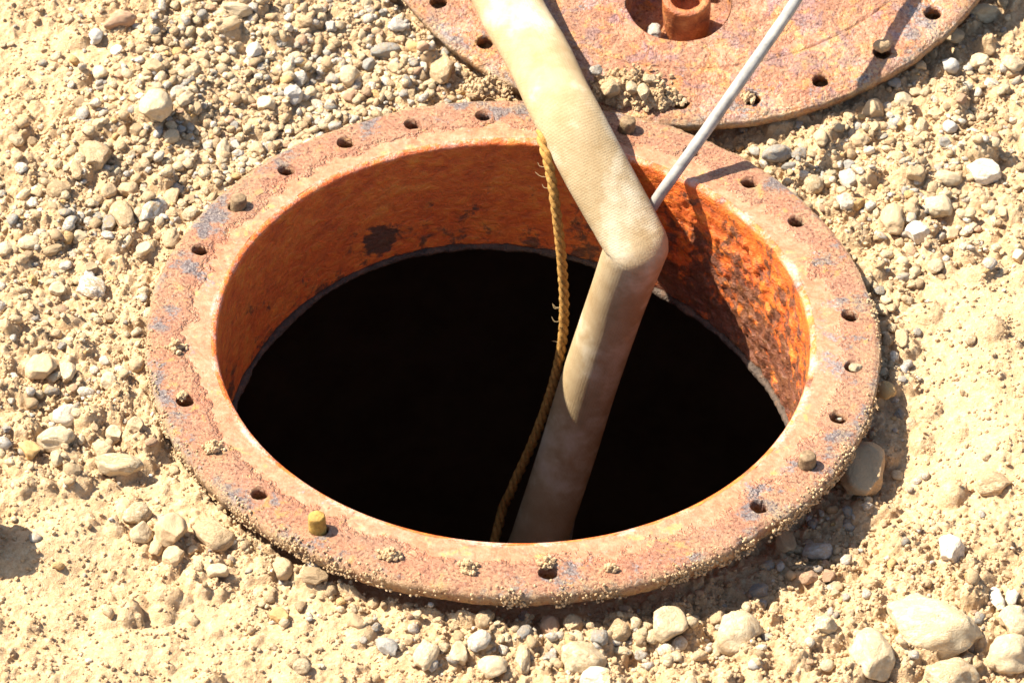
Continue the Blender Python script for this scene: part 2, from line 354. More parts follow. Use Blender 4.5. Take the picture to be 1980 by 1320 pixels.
def ax(lo, hi, step, far, nfar):
    c = np.arange(lo, hi+step/2, step); k = np.cumsum(step*1.18**np.arange(1, nfar+1)); hi = c[-1]
    return np.concatenate([(lo-k)[::-1], c, hi+k])
GX0, GX1, GY0, GY1, GS = -.555, .555, -.475, .59, .00174
gx = ax(GX0, GX1, GS, 40, 50); gy = ax(GY0, GY1, GS, 40, 50)
X, Y = np.meshgrid(gx, gy, indexing='ij')
Z = ground_base(X, Y)
i0, i1, j0, j1 = 50, len(gx)-50, 50, len(gy)-50
FXY = Z[i0:i1, j0:j1]; fx = gx[i0:i1]; fy = gy[j0:j1]
U_, V_ = proj(np.stack([X[i0:i1, j0:j1].ravel(), Y[i0:i1, j0:j1].ravel(), FXY.ravel()], 1))
U_ = U_.reshape(FXY.shape); V_ = V_.reshape(FXY.shape)
SM = np.clip(1-blobs(U_, V_, SMOOTH), .08, 1)*(.55+.9*(fbm2(X[i0:i1, j0:j1]*14, Y[i0:i1, j0:j1]*14, 3, 5)-.3)).clip(.15, 1.1)
PATCHM = np.clip(blobs(U_, V_, [(480, 180, 170, 90, 1.), (600, 130, 130, 90, 1.), (370, 290, 100, 80, .9), (800, 140, 70, 60, .6)]), 0, 1)
SM *= 1-.6*PATCHM
BASE = FXY.copy()
def splat(n, rlo, rhi, pw, emb, keep):
    """lumps of soil pressed into the height field"""
    px = rng.uniform(GX0+.02, GX1-.02, n); py = rng.uniform(GY0+.02, GY1-.02, n); rad = rlo*(rhi/rlo)**(rng.rand(n)**pw)
    kk = rng.rand(n)
    ii = ((px-GX0)/GS).astype(int); jj = ((py-GY0)/GS).astype(int)
    sm = SM[np.clip(ii, 0, SM.shape[0]-1), np.clip(jj, 0, SM.shape[1]-1)]
    rr = np.hypot(px, py)
    for a in np.nonzero((kk < keep*sm) & (rr > .30))[0]:
        r = rad[a]; k = int(r/GS)+2; i, j = ii[a], jj[a]
        s0, s1, t0, t1 = max(i-k, 0), min(i+k+1, len(fx)), max(j-k, 0), min(j+k+1, len(fy))
        dx = (fx[s0:s1]-px[a])[:, None]; dy = (fy[t0:t1]-py[a])[None]
        an = kk[a]*77; ca, sa = math.cos(an), math.sin(an); e = 1+.5*((kk[a]*131) % 1)
        d2 = ((dx*ca+dy*sa)*e)**2+(dy*ca-dx*sa)**2
        h = np.sqrt(np.clip(r*r-d2, 0, None))
        zc = FXY[min(i, len(fx)-1), min(j, len(fy)-1)]-.0006
        sub = FXY[s0:s1, t0:t1]
        np.maximum(sub, np.where(h > 0, np.minimum(zc, BASE[min(i, len(fx)-1), min(j, len(fy)-1)]+.012) - emb*r + h*.95, -9), out=sub)
XF, YF = X[i0:i1, j0:j1], Y[i0:i1, j0:j1]
def rough(x, y):
    wx = x+.012*(fbm2(x*40, y*40, 3, 61)-.5); wy = y+.012*(fbm2(x*40, y*40, 3, 64)-.5)
    rd = lambda f, q: 1-np.abs(2*fbm2(wx*f, wy*f, 3, q)-1)
    return .0130*(rd(30, 31)-.75)+.0110*(fbm2(wx*80, wy*80, 4, 33)-.5)+.0080*(rd(130, 35)-.72), .0062*(fbm2(x*290, y*290, 3, 37)-.5)
splat(7000, .006, .024, 2.2, .38, .7)
splat(5000, .0030, .0075, 1.5, .40, .7)
RA, RBf = rough(X, Y)
FXY += SM*RA[i0:i1, j0:j1]+(.30+SM)*RBf[i0:i1, j0:j1]
rim_ = np.hypot(XF, YF); FXY[:] = np.where(rim_ < .39, np.minimum(FXY, -.012-.045*sst(.372, .352, rim_)), FXY)
SM[:] = np.maximum(SM, .25)
splat(34000, .0018, .0040, 1.6, .1, .5)
# nothing pokes into the lid or its recess
LPL = LID_C[2]-(LID_N[0]*(XF-LID_C[0])+LID_N[1]*(YF-LID_C[1]))/LID_N[2]
DLD = np.hypot(XF-LID_C[0], YF-LID_C[1]); RCW = LID_C+LID_U*(-.0169)+LID_V*(-.2041)
FXY[:] = np.where(DLD < .372, np.minimum(FXY, LPL-.020), FXY)
FXY[:] = np.where(np.hypot(XF-RCW[0], YF-RCW[1]) < .08, np.minimum(FXY, LPL-.062), FXY)
ZO = Z+.6*RA+RBf; dl_ = np.hypot(X-LID_C[0], Y-LID_C[1]); ZO = np.where(dl_ < .38, np.minimum(ZO, LID_C[2]-(LID_N[0]*(X-LID_C[0])+LID_N[1]*(Y-LID_C[1]))/LID_N[2]-.02), ZO)
FXY = FXY.copy(); Z[:] = ZO
Z[i0:i1, j0:j1] = FXY
def box_mean(A, k):
    P = np.pad(A, k+1, mode='edge').cumsum(0).cumsum(1); n_ = 2*k+1
    return ((P[n_:, n_:]-P[:-n_, n_:]-P[n_:, :-n_]+P[:-n_, :-n_])/n_**2)[:A.shape[0], :A.shape[1]]
FSM = box_mean(FXY, 6)
def gz(x, y):
    i = int(np.clip((x-GX0)/GS, 0, len(fx)-1)); j = int(np.clip((y-GY0)/GS, 0, len(fy)-1))
    if GX0 < x < GX1 and GY0 < y < GY1: return float(FSM[i, j])
    return float(ground_base(np.array([x]), np.array([y]))[0])
nx, ny = X.shape
gf = grid_faces(nx, ny, False)[:, ::-1]
Vg = np.stack([X.ravel(), Y.ravel(), Z.ravel()], 1)
fc = Vg[gf].mean(1)
gf = gf[np.hypot(fc[:, 0], fc[:, 1]) > .303]
g = mesh_np('ground', Vg, np.ascontiguousarray(gf[:, ::-1]), M['sand']); tag(g, kind='structure')

def un_ground(u, v, lift=0.):
    z = -.03
    for _ in range(6):
        p = un(u, v, z+lift); z = gz(p[0], p[1])
    return un(u, v, z+lift), z

# ------------------------------------------------------------------ tank, neck and flange (one welded thing)
tank = empty('buried_tank', (0, 0, 0))
tag(tank, 'rusty round bolted manhole ring of a buried tank, dark open hole in the middle', 'manhole')
HOLE0 = 1.6825
ang_of = lambda k: HOLE0 + k*2*math.pi/28
NOHOLE = {6, 7, 9, 12, 13, 15, 16, 22}
def plate(name, radii, nth, thick, holes, mat, parent, edge_noise=0., hnoise=.0006, seed=0, chips=()):
    nr = len(radii); th = np.linspace(0, 2*np.pi, nth, endpoint=False)
    Rr, Tt = np.meshgrid(np.array(radii), th, indexing='ij')
    full = radii[0] < 1e-6
    wgt = sst(radii[-1]-.02, radii[-1], Rr)
    nz = (fbm2(np.cos(Tt)*9+20, np.sin(Tt)*9+20, 4, seed)-.5)*2 + (fbm2(np.cos(Tt)*60+20, np.sin(Tt)*60+20, 3, seed+1)-.5)*1.2
    Rr = Rr + wgt*edge_noise*nz
    for ca, cw, cdp in chips: Rr = Rr - wgt*cdp*np.exp(-(((Tt-ca+np.pi) % (2*np.pi)-np.pi)/cw)**2)
    x = Rr*np.cos(Tt); y = Rr*np.sin(Tt)
    hz = hnoise*((fbm2(x*110+30, y*110+30, 4, seed+2)-.5)*2 + 1.2*(fbm2(x*25+30, y*25+30, 3, seed+4)-.5))
    z = hz - .0025*sst(radii[-1]-.005, radii[-1], Rr*0+np.array(radii)[:, None])
    x = x.ravel(); y = y.ravel(); z = z.ravel()
    Fq = grid_faces(nr, nth, True)
    inside = np.zeros(len(x), int)-1
    for hi, (hx, hy, hr) in enumerate(holes):
        d = np.hypot(x-hx, y-hy); an = np.arctan2(y-hy, x-hx)
        rr = hr*(1+.10*(vn2(an*2.2+hi*5, an*0+hi)-.5))
        m = d < rr; inside[m] = hi
        s = m & (d > 1e-9)
        x[s] = hx+(x[s]-hx)/d[s]*rr[s]; y[s] = hy+(y[s]-hy)/d[s]*rr[s]
    dead = (inside[Fq] >= 0).all(1)
    keep = Fq[~dead]
    # hole walls: edges between a dead and a live face
    e = np.concatenate([keep[:, [0, 1]], keep[:, [1, 2]], keep[:, [2, 3]], keep[:, [3, 0]]])
    de = np.concatenate([Fq[dead][:, [0, 1]], Fq[dead][:, [1, 2]], Fq[dead][:, [2, 3]], Fq[dead][:, [3, 0]]])
    key = lambda a: np.minimum(a[:, 0], a[:, 1]).astype(np.int64)*10**7+np.maximum(a[:, 0], a[:, 1])
    we = e[np.isin(key(e), key(de))]
    N = len(x)
    top = np.stack([x, y, z], 1); bot = np.stack([x, y, z*0-thick], 1)
    walls = np.stack([we[:, 1], we[:, 0], we[:, 0]+N, we[:, 1]+N], 1)
    o = np.arange(nth)+(nr-1)*nth; o2 = np.roll(o, -1)
    # outer skirt through a mid row
    mid = top[o].copy(); mid[:, 2] = -.45*thick; kk = .0012*(fbm2(np.cos(th)*80+9, np.sin(th)*80+9, 2, seed+7)-.3)
    mid[:, 0] += np.cos(th)*(.0012+kk); mid[:, 1] += np.sin(th)*(.0012+kk)
    V = np.concatenate([top, bot, mid]); mi = np.arange(nth)+2*N; mi2 = np.roll(mi, -1)
    sk = np.concatenate([np.stack([o, o2, mi2, mi], 1), np.stack([mi, mi2, o2+N, o+N], 1)])
    allf = np.concatenate([keep, keep[:, ::-1]+N, walls, sk])
    return mesh_np(name, V, allf[:, ::-1].copy(), mat, True, parent)
fl_holes = [(RB*math.cos(ang_of(k)), RB*math.sin(ang_of(k)), .0092+.0006*((k*37) % 5)/5) for k in range(28) if k not in NOHOLE]
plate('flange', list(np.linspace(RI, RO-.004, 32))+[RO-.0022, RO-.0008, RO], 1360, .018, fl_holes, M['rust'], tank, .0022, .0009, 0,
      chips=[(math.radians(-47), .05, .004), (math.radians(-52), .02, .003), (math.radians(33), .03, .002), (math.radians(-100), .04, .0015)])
# neck wall
RT_SH, AX_SH = 1.1, math.radians(112)
def saddle(th, r): return -.139-(RT_SH-np.sqrt(RT_SH**2-(r*np.sin(th-AX_SH))**2))
nth = 760; th = np.linspace(0, 2*np.pi, nth, endpoint=False)
rows = []
for t in np.linspace(0, 1, 9):
    a = t*math.pi/2; rows.append((RI-(RI-RN)*math.sin(a), -.0065*(1-math.cos(a)), 0.))
for t in np.linspace(0, 1, 44)[1:]: rows.append((RN, None, t))
Vn = []
for i, (r, z, t) in enumerate(rows):
    zb = saddle(th, RN)
    zz = np.full(nth, z) if z is not None else -.0065+(zb+.0065)*t
    wn = sst(0, .18, np.array(t)) if z is None else 0
    nn = .0034*(fbm2(th*22+50, zz*130+20, 4, 11)-.5)+.0024*(fbm2(th*9+50, zz*30+20, 3, 14)-.5)
    rough_right = np.exp(-(((th-math.radians(30)+np.pi) % (2*np.pi)-np.pi)/.5)**2)
    nn = nn*(.45+1.4*rough_right) + rough_right*(.0066*(1-np.abs(2*fbm2(th*34+50, zz*115+20, 4, 71)-1)-.75) + .0034*(fbm2(th*95+50, zz*320+20, 2, 75)-.5))
    lipn = .0009*(fbm2(th*30+50, zz*90+5, 3, 17)-.5)
    rr = r + (nn*wn if z is None else 0) + lipn
    if z is None: zz = zz + (t > .97)*.002*(fbm2(th*40+9, th*0, 2, 19)-.5)
    Vn.append(np.stack([rr*np.cos(th), rr*np.sin(th), zz + (lipn if z is not None else 0)], 1))
# outer face of the neck
zb = saddle(th, .306)
Vn.append(np.stack([.306*np.cos(th), .306*np.sin(th), zb-.004], 1)); Vn.append(np.stack([.306*np.cos(th), .306*np.sin(th), 0*th-.0178], 1))
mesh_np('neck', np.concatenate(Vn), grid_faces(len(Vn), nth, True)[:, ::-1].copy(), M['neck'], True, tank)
# weld bead round the bottom of the neck
wp = np.stack([(RN-.001)*np.cos(th[::2]), (RN-.001)*np.sin(th[::2]), saddle(th[::2], RN)-.002], 1)
wr = .0042+.0005*np.sin(th[::2]*150)+.003*(vn2(th[::2]*20, th[::2]*0)-.5)
a8 = np.linspace(0, 2*np.pi, 8, endpoint=False)
rad = np.stack([np.cos(th[::2]), np.sin(th[::2]), 0*th[::2]], 1)
Vw = wp[:, None, :]+wr[:, None, None]*(np.cos(a8)[None, :, None]*rad[:, None, :]+np.sin(a8)[None, :, None]*np.array([0, 0, 1.])[None, None])
m_ = len(wp); ii, jj = np.meshgrid(np.arange(m_), np.arange(8), indexing='ij')
Fw = np.stack([ii*8+jj, ii*8+(jj+1) % 8, ((ii+1) % m_)*8+(jj+1) % 8, ((ii+1) % m_)*8+jj], -1).reshape(-1, 4)
mesh_np('weld_bead', Vw.reshape(-1, 3), Fw, M['weld'], True, tank)
# tank shell below ground
t2 = np.linspace(0, 2*np.pi, 120, endpoint=False); rowsT = []
for r in (.300, .33, .4, .5, .6, .72): rowsT.append(np.stack([r*np.cos(t2), r*np.sin(t2), saddle(t2, r)-.004], 1))
for r, z in ((.76, -.62), (.76, -2.6), (.4, -2.62), (.001, -2.62)): rowsT.append(np.stack([r*np.cos(t2), r*np.sin(t2), 0*t2+z], 1))
mesh_np('tank_shell', np.concatenate(rowsT), grid_faces(len(rowsT), 120, True), M['shell'], True, tank)

# ------------------------------------------------------------------ lid leaning behind the ring
lid = empty('manhole_lid'); tag(lid, 'round rusty steel lid with a pipe stub lying behind the manhole ring', 'lid')
lid.matrix_world = Matrix(((LID_U[0], LID_V[0], LID_N[0], LID_C[0]), (LID_U[1], LID_V[1], LID_N[1], LID_C[1]), (LID_U[2], LID_V[2], LID_N[2], LID_C[2]), (0, 0, 0, 1)))
def lid_local(P): d = np.array(P)-LID_C; return np.array([d @ LID_U, d @ LID_V, d @ LID_N])
RCX, RCY, RCR = -.0169, -.2041, .0555
lh = [(RB*math.cos(-1.6193+k*2*math.pi/28), RB*math.sin(-1.6193+k*2*math.pi/28), .0095+.0006*((k*53) % 5)/5) for k in range(28)]
radl = [1e-7]+list(np.linspace(.01, .291, 80))+[.2938, .2946, .2952, .296]+list(np.linspace(.30, RO-.004, 19))+[RO-.0022, RO-.0008, RO]
pl = plate('plate', radl, 540, .015, lh+[(RCX, RCY, RCR)], M['lid'], lid, .0018, .0010, 30)
# scribed groove
me = pl.data; co = np.empty(len(me.vertices)*3, np.float32); me.vertices.foreach_get('co', co); co = co.reshape(-1, 3)
rr = np.hypot(co[:, 0], co[:, 1]); sel = (np.abs(rr-.2949) < .0006) & (co[:, 2] > -.01); co[sel, 2] -= .0014; sel = (rr > .2955) & (co[:, 2] > -.01); co[sel, 2] -= .0007
me.vertices.foreach_set('co', co.ravel()); me.update()
def lathe(name, prof, seg, mat, parent=None, loc=(0, 0, 0), noise=0., seed=0):
    t = np.linspace(0, 2*np.pi, seg, endpoint=False); rows = []
    for r, z in prof:
        k = 1+noise*(vn2(np.cos(t)*3+10, np.sin(t)*3+z*200+10, seed)-.5); rows.append(np.stack([loc[0]+r*k*np.cos(t), loc[1]+r*k*np.sin(t), 0*t+loc[2]+z], 1))
    return mesh_np(name, np.concatenate(rows), grid_faces(len(prof), seg, True), mat, True, parent)
lathe('recess_cup', [(.0565, -.003), (.0562, -.015), (.0555, -.043), (.053, -.0455), (.02, -.0455), (.0005, -.0455)], 72, M['lid'], lid, (RCX, RCY, 0), .02)
lathe('pipe_stub', [(.0005, -.012), (.0165, -.012), (.0168, .008), (.0172, .0115), (.0185, .0128), (.0235, .0128), (.0255, .0118), (.0262, .0095), (.0262, .004), (.0258, -.012), (.025, -.030), (.0235, -.042), (.023, -.0458)], 64, M['pipe'], lid, (-.0085, -.2075, 0), .02, 3)

# ------------------------------------------------------------------ stud bolts
def stud(k, h, mat, label, tilt=(0, 0)):
    x, y = RB*math.cos(ang_of(k)), RB*math.sin(ang_of(k)); z0 = -.03; prof = [(.0085, 0)]
    z = .004
    while z < h+.03-.003:
        prof += [(.0086, z), (.0078, z+.0011)]; z += .0022
    prof += [(.0082, h+.0285), (.0068, h+.030), (.0004, h+.0302)]
    o = lathe('stud_bolt', prof, 28, mat, None, (0, 0, 0), .03, k)
    o.location = (x, y, z0); o.rotation_euler = (tilt[0], tilt[1], k)
    tag(o, label, 'bolt', 'stud bolts left standing in the ring'); return o
stud(11, .0175, M['bolt_y'], 'tall stud bolt with an ochre yellow top, front left of the ring', (.05, -.03))
stud(4, .0115, M['bolt'], 'threaded stud bolt on the upper left of the ring near the pebbles', (.0, -.06))
stud(18, .013, M['bolt'], 'short threaded stud bolt on the lower right of the ring')
stud(26, .014, M['bolt'], 'stud bolt at the back of the ring half in the hose shadow', (.03, .02))

# ------------------------------------------------------------------ hose
def mitre_tube(P, rad, seg, sc=None):
    P = np.array(P, float); n = len(P); D = np.diff(P, axis=0); L = np.linalg.norm(D, axis=1); D /= L[:, None]
    T = np.zeros_like(P); T[0] = D[0]; T[-1] = D[-1]; T[1:-1] = D[:-1]+D[1:]; T /= np.linalg.norm(T, axis=1)[:, None]
    side = np.zeros_like(P)
    a = np.cross(D[0], [0, 0, 1.]); a /= np.linalg.norm(a); N = [a]
    for i in range(1, n-1):
        v = N[-1]-D[i]*(N[-1] @ D[i]); N.append(v/np.linalg.norm(v))
    N.append(N[-1])
    s = np.concatenate([[0], np.cumsum(L)]); an = np.linspace(0, 2*np.pi, seg, endpoint=False)
    V = np.zeros((n, seg, 3)); UV = np.zeros((n, seg, 2))
    for i in range(n):
        d = D[min(i, n-2)]; n1 = N[min(i, n-2)] if i else N[0]; n1 = n1-d*(n1 @ d); n1 /= np.linalg.norm(n1); b = np.cross(d, n1)
        ring = (np.cos(an)[:, None]*n1+np.sin(an)[:, None]*b)*rad[i]
        k = -(ring @ T[i])/(d @ T[i]); ring = ring+k[:, None]*d          # slide onto the mitre plane
        V[i] = P[i]+ring; UV[i, :, 0] = s[i]; UV[i, :, 1] = np.arange(seg)/seg
    return V, UV, s
KINK = un(1232, 474, -.050)
pA = catmull([(-.62, 3.2, .19), (-.46, 1.9, .20), (-.26, 1.1, .185), (-.09, .655, .098), (-.0177, .477, .048), (.0185, .395, .036), un(1079, 190, .040), un(1104, 237, .035), un(1146, 318, .008), un(1189, 396, -.021), KINK], 10)
LOWP = [KINK, un(1190, 590, -.150), un(1136, 748, -.275), un(1094, 885, -.375), un(1041, 1045, -.485), un(987, 1208, -.60), (-.03, .13, -.95), (-.06, .1, -1.7), (-.06, .1, -2.5)]
pB = catmull(LOWP, 10)
hp = np.concatenate([pA[:-1], pB])
ik = len(pA)-1
# densify near the kink
s = np.concatenate([[0], np.cumsum(np.linalg.norm(np.diff(hp, axis=0), axis=1))]); sk = s[ik]
ss = np.unique(np.concatenate([np.arange(0, sk-.25, .02), np.arange(sk-.25, sk-.004, .004), [sk-.004, sk-.002, sk, sk+.002], np.arange(sk+.004, sk+.45, .004), np.arange(sk+.45, s[-1], .03)]))
hp = np.stack([np.interp(ss, s, hp[:, k]) for k in range(3)], 1); ik = int(np.argmin(abs(ss-sk)))
sd = ss-sk
rad = np.where(sd < 0, .0345+.0006*np.clip(-sd/.2, 0, 1), .0318)-(.0027*sst(0, 1, np.clip(sd/.05, 0, 1))*(sd > 0))*0
rad = .0346-.0036*sst(-.10, .12, sd)
SEG = 72
V, UV, s_ = mitre_tube(hp, rad, SEG)
# body of the cloth: slight flattening, soft wrinkles near the fold, a pinch on the inner side
D1 = hp[ik-1]-hp[ik-12]; D1 /= np.linalg.norm(D1); D2 = hp[ik+12]-hp[ik+1]; D2 /= np.linalg.norm(D2)
inn = (D2-D1); inn /= np.linalg.norm(inn); TM = D1+D2; TM /= np.linalg.norm(TM)
ctr = hp[:, None, :]; rel = V-ctr
ang = np.arange(SEG)/SEG
wr = (fbm2(np.cos(ang*6.283)[None]*1.6+ss[:, None]*9+20, np.sin(ang*6.283)[None]*1.6+ss[:, None]*6+20, 3, 40)-.5)
flat_n = -FW*.9+np.array([0, 0, .2]); flat_n /= np.linalg.norm(flat_n)
rel = rel-.42*(rel @ flat_n)[:, :, None]*flat_n          # lay-flat hose, only partly filled
V = ctr+rel*(1+.03*wr)[:, :, None]
crs = np.exp(-((sd[:, None]+.004-.010*np.sin(ang*6.283+1.)[None])/.0035)**2)+.6*np.exp(-((sd[:, None]-.019-.006*np.sin(ang*6.283*2)[None])/.004)**2)+.5*np.exp(-((sd[:, None]+.030+.008*np.sin(ang*6.283*2+2)[None])/.004)**2)
V = V-(V-ctr)*(.022*crs*np.clip((((V-ctr)/.034) @ inn)+.35, 0, 1))[:, :, None]
# a clean fold: nothing crosses the mitre plane, then the cloth is relaxed a little
side = (V-hp[ik]) @ TM
for i in range(len(hp)):
    if abs(sd[i]) > .06: continue
    D, bad = (D1, side[i] > 0) if i < ik else (D2, side[i] < 0)
    V[i, bad] -= D*(side[i, bad]/(D @ TM))[:, None]
wk = (.5*np.exp(-(sd/.016)**2))[1:-1, None, None]
for _ in range(1): V[1:-1] += wk*((V[:-2]+V[2:])/2-V[1:-1])
hose = mesh_np('canvas_hose', V.reshape(-1, 3), grid_faces(len(hp), SEG, True)[:, ::-1].copy(), M['hose'], True, None, UV.reshape(-1, 2))
tag(hose, 'thick buff canvas hose bent sharply over the ring and down the hole', 'hose')

# ------------------------------------------------------------------ rope beside the hose
rope = empty('twisted_rope', tuple(un(1050, 262, .008))); tag(rope, 'thin golden twisted rope hanging into the hole beside the hose', 'rope')
uy = lambda u, v, y: un(u, v, n=np.array([0, 1., 0]), p0=(0, y, 0))
RPTS = [(-.09+.005, .655, .052), (-.014, .477, .0135), (.022, .395, .0015), un(1062, 205, .0068), uy(1047, 256, .281), uy(1053, 290, .262), uy(1061, 318, .252), uy(1074, 395, .238), uy(1086, 500, .232), uy(1091, 590, .230), uy(1086, 670, .230), uy(1066, 755, .232), uy(1032, 850, .234), uy(990, 945, .23), uy(958, 1040, .22), (-.06, .10, -.75), (-.09, .08, -1.5)]
RPTS = [np.array(p, float) for p in RPTS]
rp = catmull(RPTS, 40); sr = np.concatenate([[0], np.cumsum(np.linalg.norm(np.diff(rp, axis=0), axis=1))])
s2 = np.arange(0, sr[-1], .0016); rp = np.stack([np.interp(s2, sr, rp[:, k]) for k in range(3)], 1)
T, N, Bn = frames(rp)
inv = Matrix.Translation(rope.location).inverted(); off = np.array(rope.location)
for q in range(3):
    a = -s2*2*math.pi/.040+q*2*math.pi/3
    path = rp+.0027*(np.cos(a)[:, None]*N+np.sin(a)[:, None]*Bn)
    Vr, Fr = tube_np(path, .0030*(1+.06*np.sin(s2*900+q)+.10*(vn2(s2*35, s2*0+q)-.5)), 9)
    mesh_np('strand', Vr-off, Fr[:, ::-1].copy(), M['rope'], True, rope)
sel_s = [int(np.argmin(np.hypot(proj(rp)[0]-1058, proj(rp)[1]-v_))) for v_ in (325, 345)]+[int(np.argmin(abs(proj(rp)[1]-v_)+(rp[:, 1] > .3)*999)) for v_ in (594, 596, 620, 662, 365)]
for q, i in enumerate(sel_s):
    r_ = np.random.RandomState(q+60); p0 = rp[i]-RT*.005; L = r_.uniform(.007, .013)
    c1 = p0-RT*L*.5-UP*L*r_.uniform(-.2, .4); c2 = p0-RT*L*r_.uniform(.7, 1.)+UP*L*r_.uniform(.1, .8)
    Vf, Ff = tube_np(catmull([p0+RT*.003, c1, c2], 6), np.linspace(.0004, .0002, 13), 5)
    mesh_np('frayed_fibre', Vf-off, Ff[:, ::-1].copy(), M['fibre'], True, rope)

# ------------------------------------------------------------------ cable
CP = [(-.03, .2, -2.2), (.03, .22, -1.0), un(1150, 700, -.26), un(1215, 480, -.085), un(1266, 392, -.026), un(1300, 343, .008), un(1365, 253, .043), un(1430, 160, .078), un(1500, 60, .098), un(1543, -6, .110), un(1590, -95, .128), (.36, .62, .19), (.42, .9, .25), (.5, 1.6, .24), (.7, 3.0, .22)]
cp = catmull(CP, 14)
sc_ = np.concatenate([[0], np.cumsum(np.linalg.norm(np.diff(cp, axis=0), axis=1))]); s3 = np.arange(0, sc_[-1], .006); cp = np.stack([np.interp(s3, sc_, cp[:, k]) for k in range(3)], 1)
Vc, Fc = tube_np(cp, .0061*(1+.05*(vn2(s3*60, s3*0)-.5)), 14)
cab = mesh_np('grey_cable', Vc, Fc[:, ::-1].copy(), M['cable'], True); tag(cab, 'smooth pale grey cable running diagonally across the lid into the hole', 'cable')

# ------------------------------------------------------------------ stones
TONES = dict(cream=(.62, .485, .30), white=(.76, .67, .52), tan=(.55, .39, .22), brown=(.42, .29, .16), grey=(.50, .46, .39), slate=(.30, .285, .25), rust=(.46, .28, .17), orange=(.58, .36, .14))
BASES = [stone_shape(3, 100+i, .78, .18) for i in range(14)]; SB = [stone_shape(2, 300+i, .8, .22) for i in range(14)]
bm_ = {}
def base_mesh(i, small):
    k = (i, small)
    if k not in bm_:
        V, Fq = (SB if small else BASES)[i]; me = bpy.data.meshes.new('stone'); me.from_pydata([tuple(v) for v in V], [], [tuple(f) for f in Fq]); me.update()
        me.polygons.foreach_set('use_smooth', np.ones(len(me.polygons), bool)); me.materials.append(M['stone']); bm_[k] = me
    return bm_[k]
placed = []
def stone(name, u, v, wpx, hpx, rot=0, tone='cream', label=None, cat='stone', group=None, dust=.6, emb=.25, at=None, seed=None):
    i = len(placed); r_ = np.random.RandomState(i+11 if seed is None else seed)
    sx = wpx*PXM/2; sz = max(hpx, .6*wpx)*PXM/2*r_.uniform(.82, .95) if hpx < wpx*1.1 else wpx*PXM/2*.85
    # visible height = sqrt((sy*.67)^2+(sz*.74)^2)
    hh = hpx*PXM/2; sz = min(sz, hh/.74*.80); sy = math.sqrt(max((hh**2-(sz*.74)**2), (hh*.35)**2))/.672; sy = min(sy, 1.6*hh)
    if at is None:
        p, z = un_ground(u, v, sz*(1-2*emb)); c = p
    else: c = np.array(at)
    o = link(name, base_mesh(r_.randint(14), max(wpx, hpx) < 34))
    o.location = c; o.scale = (sx, sy, sz)
    o.rotation_euler = (r_.uniform(-.15, .15), r_.uniform(-.15, .15), math.radians(rot)*1.2)
    # random turn of the shape itself by mirrored scale
    if r_.rand() < .5: o.scale.x *= -1
    if r_.rand() < .5: o.scale.y *= -1
    t = np.array(TONES[tone])*r_.uniform(.9, 1.1); o.color = (*t, dust)
    placed.append((c[0], c[1], max(sx, sy)))
    tag(o, label, cat, group); return o
R_, B_, C_ = 'stone', 'shadow_stone', 'pebble'
